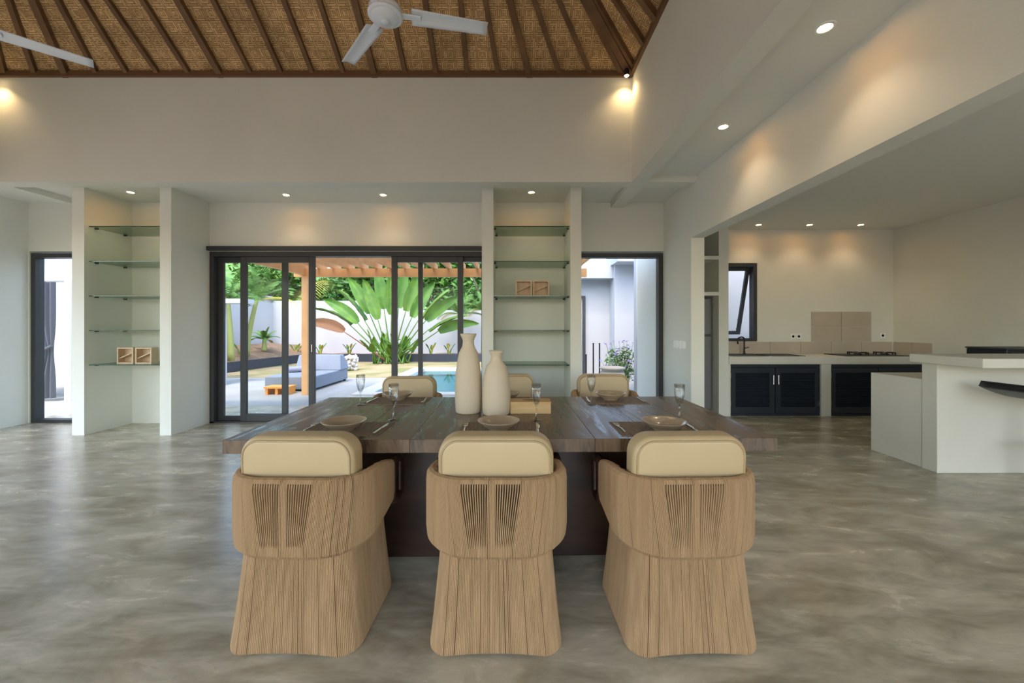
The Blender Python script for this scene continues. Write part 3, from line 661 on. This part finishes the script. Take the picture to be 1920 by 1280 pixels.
# ------------------------------------------------------------------ outdoors: ground, pool, walls
g = MB(); TZo = -.02
g.box(-14, 14, YB+.13, 7.9, -.2, TZo); g.box(-14, -3.10, 7.9, 10.2, -.2, TZo); g.box(1.4, 14, 7.9, 16, -.2, TZo)
struct(g.build('terrace', 'terrace'))
g = MB(); g.box(-14, -3.10, 10.2, 15, -.2, -.03); g.box(-3.10, 1.4, 12.6, 15, -.2, -.03); struct(g.build('lawn', 'dry_grass'))
struct(MB().box(-60, 60, -60, 120, -.6, -.25).build('ground', 'soil'))
bpy.data.objects['ground'].data.transform(Matrix.Identity(4))
g = MB(); g.box(-3.10,-2.75,7.9,12.6,-.2,.0); g.box(-2.75,1.0,12.3,12.6,-.2,.0); g.box(1.0,1.4,7.9,12.6,-.2,.0); g.box(-3.10,1.4,7.6,7.9,-.2,.0)
struct(g.build('trim_pool_coping', 'stone'))
g = MB(); g.box(-2.75,1.0,7.9,12.3,-.247,-.235); struct(g.build('pool_basin', 'pooltile'))
wt = MB().box(-2.75,1.0,7.9,12.3,-.10,-.09).build('pool_water','water'); tag(wt,'clear turquoise water in the swimming pool','water'); wt['kind'] = 'stuff'
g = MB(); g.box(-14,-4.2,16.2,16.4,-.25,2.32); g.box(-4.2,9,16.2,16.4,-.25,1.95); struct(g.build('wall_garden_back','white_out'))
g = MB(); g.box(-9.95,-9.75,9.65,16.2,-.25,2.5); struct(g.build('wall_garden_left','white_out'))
g = MB(); g.add([(-8.45,9.5,-.2),(-8.35,9.5,-.2),(-7.7,14.9,-.2),(-7.8,14.9,-.2),(-8.45,9.5,.26),(-8.35,9.5,.26),(-7.7,14.9,.26),(-7.8,14.9,.26)],[(0,3,2,1),(4,5,6,7),(0,1,5,4),(1,2,6,5),(2,3,7,6),(3,0,4,7)]); g.box(-7.75,9,14.85,14.95,-.2,.26); struct(g.build('trim_planter_edge','planter'))
g = MB(); g.grid(lambda a,b_: (-9.75+(1.35+.65*b_)*a, 9.65+6.5*b_, .2+.42*math.sin((1-a)*1.6)+.05*math.sin(b_*23)*math.sin(a*9)), 6, 30); g.grid(lambda a,b_: (-8.4+17*a, 14.95+1.25*b_, .2+.02*math.sin(a*80)), 60, 2)
struct(g.build('planting_soil','soil'))
# hillside
g = MB(); rg = random.Random(2)
g.grid(lambda a,b_: (-60+120*a, 26+50*b_, -1+13*b_**.8+1.2*math.sin(a*31+b_*5)*b_+.9*math.sin(a*67+2)), 90, 30); struct(g.build('hillside','hill'))
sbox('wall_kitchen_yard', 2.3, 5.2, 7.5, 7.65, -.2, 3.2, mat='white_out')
# low white wall with a flat cap at the left
lw = thing('garden_shower_wall','low white wall with a flat projecting cap on the terrace at the left','wall',(-6.9,8.9,0)); O=(-6.9,8.9,TZo); lw.location = O
MB().box(-7.05,-6.45,8.85,9.0,TZo,1.8).build('wall_panel','white_out',lw,origin=O); MB().box(-7.1,-5.9,8.75,9.1,1.8,1.9).build('cap','white_out',lw,origin=O)
# pavilion with curtain seen through the left window
pv = thing('pavilion','white pavilion with a doorway seen through the left window','pavilion',(-8.2,7.1,TZo)); O=(-8.2,7.1,TZo)
g = MB(); g.box(-9.8,-8.5,7.1,7.25,TZo,2.7); g.box(-7.86,-7.55,7.1,7.25,TZo,2.7); g.box(-8.5,-7.86,7.1,7.25,2.16,2.7); g.build('wall_panel','white_out',pv,origin=O)
MB().box(-8.5,-7.86,7.05,7.3,2.10,2.16).build('lintel','plastic',pv,origin=O); MB().box(-7.92,-7.84,7.05,7.3,TZo,2.10).build('door_post','plastic',pv,origin=O)
MB().box(-9.9,-7.3,6.9,9.5,2.7,2.8).build('roof','white_out',pv,origin=O); MB().box(-13,-7.55,9.0,9.1,TZo,2.7).build('rear_wall','white_out',pv,origin=O)
cu = thing('curtain','dark grey curtain tied back in the pavilion doorway','curtain',(-8.26,7.0,.04)); 
def cur(a,b_):
    pinch = math.exp(-((b_-.40)/.16)**2); wv = .225*(1-.55*pinch); x = (a-.5)*2*wv + .10*pinch
    return (x, .035*math.sin(a*26)*(1-.5*pinch), b_*2.03)
part(MB().grid(cur,60,30),'fabric','curtain',cu,smooth=True); part(MB().tube([(-.02,-.06,.80),(.10,-.07,.84),(.24,-.05,.92)],.022,8),'tie_band','curtain',cu)
# annex building through the right window
an = thing('annex_building','white flat-roofed annex with a dark-framed glass door, through the right window','building',(2.2,10,TZo)); O=(2.2,10,TZo)
MB().box(1.2,2.45,10,10.15,TZo,2.45).build('wall_panel','white_out',an,origin=O); MB().box(2.40,4.5,9.5,9.65,TZo,2.75).build('wall_panel','white_out',an,origin=O); MB().box(2.40,2.5,9.65,10,TZo,2.75).build('wall_panel','white_out',an,origin=O)
MB().box(1.0,2.45,9.6,10.6,2.45,2.75).build('roof_slab','white_out',an,origin=O); MB().box(2.33,4.6,8.95,10.6,2.75,2.9).build('roof_slab','white_out',an,origin=O); MB().box(2.45,4.5,9.7,10.6,2.9,3.3).build('parapet','white_out',an,origin=O)
dr = MB(); dr.box(1.72,1.79,9.95,10,TZo,2.05); dr.box(1.36,1.72,9.95,10,1.98,2.05); dr.box(1.30,1.36,9.95,10,TZo,2.05); dr.build('door_frame','frame',an,origin=O); MB().box(1.36,1.72,9.98,9.995,TZo,1.98).build('door_pane','glass',an,origin=O)
for X, Y, h_, lb in ((1.75,8.45,.94,'taller black metal handrail hoop beside the potted shrub'),(1.42,8.2,.72,'shorter black metal handrail hoop at the edge of the right window')):
    tag(MB().tube([(X-.065,Y,TZo),(X-.065,Y,h_),(X+.065,Y,h_),(X+.065,Y,TZo)],.016,8).build('handrail','black',origin=(X,Y,TZo)),lb,'handrail','black handrail hoops')
tag(MB().lathe([(.0,0),(.15,0),(.22,.15),(.25,.32),(.22,.46),(.19,.49),(.235,.52),(.235,.55),(.20,.55),(.18,.48),(0,.46)],32).build('garden_pot','pot',smooth=True),'large grey terracotta pot outside the right window','pot').location = (1.85,7.5,TZo)

# pergola
pg = thing('pergola','orange-brown timber pergola over the terrace outside the sliding doors','pergola',(-3.99,7.68,TZo)); O=(-3.99,7.68,TZo)
MB().box(-4.045,-3.935,7.63,7.74,TZo,2.24).build('post','pergola',pg,origin=O); MB().box(1.15,1.26,7.63,7.74,TZo,2.24).build('post','pergola',pg,origin=O)
MB().box(-4.2,1.4,7.64,7.72,2.24,2.40).build('beam','pergola',pg,origin=O); MB().box(-4.05,-3.97,5.6,7.75,2.27,2.40).build('beam','pergola',pg,origin=O); MB().box(-4.2,1.4,5.55,5.61,2.40,2.53).build('beam','pergola',pg,origin=O)
k = 0; X = -4.0
while X < 1.3:
    MB().box(X-.022,X+.022,5.61,7.95,2.40,2.52).build('joist','pergola',pg,origin=O); X += .275
for Y in (5.9,6.45,7.0,7.5): MB().box(-4.2,1.4,Y-.02,Y+.02,2.52,2.56).build('batten','pergola',pg,origin=O)
MB().box(-4.25,1.45,5.55,8.0,2.562,2.568).build('roof_sheet','sheet',pg,origin=O)
# daybed
db = thing('daybed','grey outdoor daybed with a wedge backrest on the terrace','daybed',(-4.53,8.9,TZo)); O=(-4.53,8.9,TZo)
MB().box(-5.02,-4.04,8.06,9.75,.02,.28).build('mattress_base','sofa',db,origin=O,bevel=.02); 
for a in (-4.98,-4.12):
    for y in (8.1,9.66): MB().box(a,a+.05,y,y+.05,TZo,.02).build('foot','black',db,origin=O)
wq = MB(); wq.add([(-5.06,9.25,.28),(-4.0,9.25,.28),(-4.0,9.75,.28),(-5.06,9.75,.28),(-5.06,9.42,.62),(-4.08,9.42,.62),(-4.08,9.62,.62),(-5.06,9.62,.62)],[(0,3,2,1),(4,5,6,7),(0,1,5,4),(1,2,6,5),(2,3,7,6),(3,0,4,7)]); wq.build('backrest','sofa',db,origin=O,bevel=.02)
for nm_, a, b_, lb in (('rolled_towel',(-4.92,8.75,.345),(-4.62,8.95,.345),'lower grey rolled towel lying on the daybed'),('rolled_towel',(-4.78,9.12,.36),(-4.52,9.05,.44),'upper grey rolled towel leaning on the daybed')):
    tag(MB().tube([a,b_],.062,14).build(nm_,'towel',origin=a),lb,'towel','rolled towels on the daybed')
ot = thing('low_tray_table','small low orange wooden table in front of the daybed','table',(-4.55,7.8,TZo)); O=(-4.55,7.8,TZo)
MB().box(-4.79,-4.31,7.66,7.94,.10,.135).build('top','orange',ot,origin=O)
for a in (-4.77,-4.58,-4.37): MB().box(a,a+.05,7.68,7.92,TZo,.10).build('leg','orange',ot,origin=O)
gb = thing('stone_gabion','round gabion of pale stones behind the daybed','gabion',(-4.9,12.0,-.03)); rg = random.Random(11)
for k in range(70):
    a = rg.random()*2*math.pi; r = .20*math.sqrt(rg.random()); z = .05+rg.random()*.36
    b2 = bmesh.new(); bmesh.ops.create_icosphere(b2, subdivisions=1, radius=.055+.02*rg.random()); mb = MB(); mb.v = [tuple(v.co*(.8+.4*rg.random())) for v in b2.verts]; mb.f = [tuple(v.index for v in f.verts) for f in b2.faces]; mb.m = [0]*len(mb.f); b2.free()
    part(mb,'stone','stone',gb).location = (r*math.cos(a), r*math.sin(a), z)

# ------------------------------------------------------------------ plants
def frond(mb, base, az, el, L, n=26, ll=.32, droop=1.3, mi=0):
    p = Vector(base); d = Vector((math.cos(az)*math.cos(el), math.sin(az)*math.cos(el), math.sin(el))); step = L/n; pts = [p.copy()]
    for i in range(n):
        d = (d + Vector((0,0,-droop/n*(i/n+.3)))).normalized(); p = p + d*step; pts.append(p.copy())
        if i < 2: continue
        sd = d.cross(Vector((0,0,1))); sd = sd.normalized() if sd.length > .01 else Vector((1,0,0)); l = ll*math.sin(math.pi*(.12+.85*i/n))**.6
        for s in (-1,1):
            q = p + (sd*s*.8 + d*.55 + Vector((0,0,-.25)))*l; wv = d*.018
            mb.add([p-wv, p+wv, q+Vector((0,0,-.05*l))], [(0,1,2)], mi)
    mb.tube(pts, [.014*(1-.8*i/n) for i in range(n+1)], 5, mi=mi)
def palm(X, Y, z0, h, nf, L, label, lean=(0,0), group='garden palms', seed=1, fan=False):
    e = thing('palm_tree', label, 'palm', (X,Y,z0), 0, group); rg = random.Random(seed)
    part(MB().tube([(lean[0]*t_**1.5, lean[1]*t_, h*t_) for t_ in [k/8 for k in range(9)]], [.09-.035*k/8 for k in range(9)], 10), 'trunk', 'stem', e, smooth=True)
    for k in range(nf):
        mb = MB(); az = k*2.4+rg.random()*.4; el = R(75-60*((k+.5)/nf)+rg.uniform(-8,8))
        frond(mb,(lean[0],lean[1],h-.02),az,el,L*rg.uniform(.8,1.1),24,.36*L/1.4,1.5)
        part(mb,'frond','leaf_yellow' if k == nf-1 else ('leaf_light' if k % 3 == 0 else 'leaf'),e)
    return e
palm(-8.35,12.5,.35,1.75,14,1.25,'small palm with a bent trunk in the raised bed left of the post',(.32,0),seed=2)
palm(-8.12,11.5,.3,1.75,13,1.15,'small palm in the raised bed nearest the left door frame',(-.1,0),seed=5)
palm(-8.6,13.8,.45,.4,12,.55,'tiny young palm in the raised bed against the white wall',(0,0),seed=8)
palm(-2.0,15.1,.2,1.55,15,1.25,'palm with hanging fronds right of the big fan-shaped plant',(-.05,0),seed=12)
palm(-1.15,15.05,.2,1.7,15,1.0,'rightmost palm beside the tall vase',(.05,0),seed=15)
palm(-8.0,17.5,0,3.1,16,3.4,'tall palm with long arching fronds behind the left garden wall',(.2,0),seed=19)
def paddle(mb, base, az, el, Lp, Lb, Wb, mi=0, bend=.5, face=0):
    d0 = Vector((math.cos(az)*math.cos(el), math.sin(az)*math.cos(el), math.sin(el))); p = Vector(base); pts = [p.copy()]; d = d0.copy()
    for i in range(6): d = (d+Vector((0,0,-.015))).normalized(); p = p + d*Lp/6; pts.append(p.copy())
    mb.tube(pts,[.035-.02*i/6 for i in range(7)],6,mi=mi)
    side = Vector((math.cos(face), math.sin(face), 0)); side = (side - d*side.dot(d)).normalized(); nr = side.cross(d); ctr = []
    for i in range(11):
        ctr.append((p.copy(), d.copy())); d = (d + Vector((0,0,-bend/10))).normalized(); p = p + d*Lb/10
    def fn(a,b_):
        i = min(10, int(round(b_*10))); c, dd = ctr[i]; wv = Wb*math.sin(math.pi*(.04+.95*b_)**.8)**.6
        return c + side*(a-.5)*2*wv + nr*(abs(a-.5)*.9*Wb + .01*math.sin(b_*40+a*9))
    mb.grid(fn,6,10,mi=mi)
tp = thing('travellers_palm','large fan-shaped plant with long paddle leaves in front of the garden wall','plant',(-4.35,14.2,-.03)); rg = random.Random(21)
for k in range(15):
    q = -1+2*k/14; mb = MB(); el = R(90-52*abs(q)); az = 0 if q > 0 else math.pi
    paddle(mb,(q*.18,rg.uniform(-.1,.1),.1),az+rg.uniform(-.12,.12),el,1.5+.4*rg.random(),1.5,.215,bend=.25+.5*abs(q),face=math.pi/2 if abs(q)>.5 and k%2 else .3)
    part(mb,'paddle_leaf','leaf_brown' if k == 0 else ('leaf_light' if k % 2 else 'leaf'),tp,smooth=True)
for k in range(26):
    mb = MB(); az = rg.random()*6.28; paddle(mb,(rg.uniform(-.6,.6),rg.uniform(-.3,.2),0),az,R(rg.uniform(48,85)),.35+.35*rg.random(),.62,.095,bend=.6,face=az+math.pi/2)
    part(mb,'basal_leaf','leaf_light' if k % 3 else 'leaf',tp,smooth=True)
def seedling(X,Y,z,label,seed):
    e = thing('bed_seedling',label,'plant',(X,Y,z),0,'young plants in the planting bed'); rg = random.Random(seed)
    for k in range(4): mb = MB(); az = k*1.6+rg.random(); paddle(mb,(0,0,0),az,R(70),.22+.1*rg.random(),.22,.05,bend=.9,face=az+1.57); part(mb,'leaf','leaf_yellow' if k == 3 else 'leaf_light',e)
for k,(u_,lb) in enumerate(((600,'young bed plant just right of the pergola post'),(655,'young bed plant above the stone gabion'),(808,'young bed plant left of the right-hand door stile'),(842,'young bed plant close to the tall vase'),(555,'young bed plant left of the pergola post'))):
    seedling((u_-U0)*15.15/F,15.15,.2,lb,k)
for k,(X,Y,lb) in enumerate(((-8.6,12.6,'young bed plant in the raised bed beside the bent palm'),(-8.55,10.1,'young bed plant in the raised bed by the left stile'))): seedling(X,Y,.35,lb,k+9)
def leafcloud(mb, c, r, n, sz, rg, mi=0):
    for _ in range(n):
        v = Vector((rg.gauss(0,1),rg.gauss(0,1),rg.gauss(0,1))).normalized()*rg.uniform(.55,1)**.5; p = Vector(c)+Vector((v.x*r[0],v.y*r[1],v.z*r[2]))
        a = Vector((rg.gauss(0,1),rg.gauss(0,1),rg.gauss(0,.6))).normalized(); b_ = a.cross(Vector((rg.gauss(0,1),rg.gauss(0,1),rg.gauss(0,1)))).normalized(); s = sz*rg.uniform(.6,1.3)
        mb.add([p-a*s, p+b_*s*.38, p+a*s, p-b_*s*.38],[(0,1,2,3)],mi)
def tree(X,Y,h,rad,label,seed,m):
    e = thing('garden_tree',label,'tree',(X,Y,-.25),0,'trees behind the garden wall'); rg = random.Random(seed)
    part(MB().tube([(0,0,0),(.15,0,h*.35),(-.1,.1,h*.75)],[.2,.16,.07],8),'trunk','bark',e,smooth=True); br = MB()
    for k in range(4): a = k*1.7+rg.random(); br.tube([(.1,0,h*.38),(math.cos(a)*rad*.6,math.sin(a)*rad*.5,h*.75)],[.09,.03],6)
    part(br,'branches','bark',e); mb = MB()
    for k in range(9): a = rg.random()*6.28; q = rg.random()*rad*.65; leafcloud(mb,(math.cos(a)*q,math.sin(a)*q*.7,h*rg.uniform(.55,.98)),(rad*.5,rad*.45,rad*.36),520,.15,rg)
    part(mb,'foliage',m,e)['kind'] = 'stuff'
for k,(X,Y,h,rad,lb,m) in enumerate(((-11.5,19,5.0,2.6,'broad tree behind the left garden wall, left of the tall palm','leaf'),(-8.6,20.5,5.2,2.6,'dark tree behind the garden wall next to the pergola post','leaf_dark'),(-6.2,17.6,5.4,2.2,'tree with a thick trunk showing over the wall right of the post','leaf_dark'),
    (-3.6,19.5,5.0,2.5,'light green tree behind the big fan-shaped plant','leaf'),(-1.2,18.6,5.0,2.3,'tree behind the two right-hand palms','leaf_dark'),(.8,20,5.0,2.4,'tree behind the garden wall beyond the right niche column','leaf'))): tree(X,Y,h,rad,lb,30+k,m)
sh = thing('flowering_shrub','loose shrub with small lavender flowers beside the grey pot','shrub',(2.15,8.0,TZo)); rg = random.Random(77); stm = MB(); lf = MB(); fl = MB()
for k in range(46):
    a = rg.random()*6.28; t_ = Vector((math.cos(a)*rg.uniform(.05,.42),math.sin(a)*rg.uniform(.05,.35),rg.uniform(.45,1.02))); stm.tube([(t_.x*.2,t_.y*.2,0),(t_.x*.6,t_.y*.6,t_.z*.6),t_],[.006,.005,.003],4)
    leafcloud(lf,t_*.75,(.09,.09,.16),16,.04,rg); leafcloud(fl,t_,(.03,.03,.03),5,.03,rg)
part(stm,'stems','stem',sh); part(lf,'foliage','leaf_dark',sh); part(fl,'flowers','flower',sh)
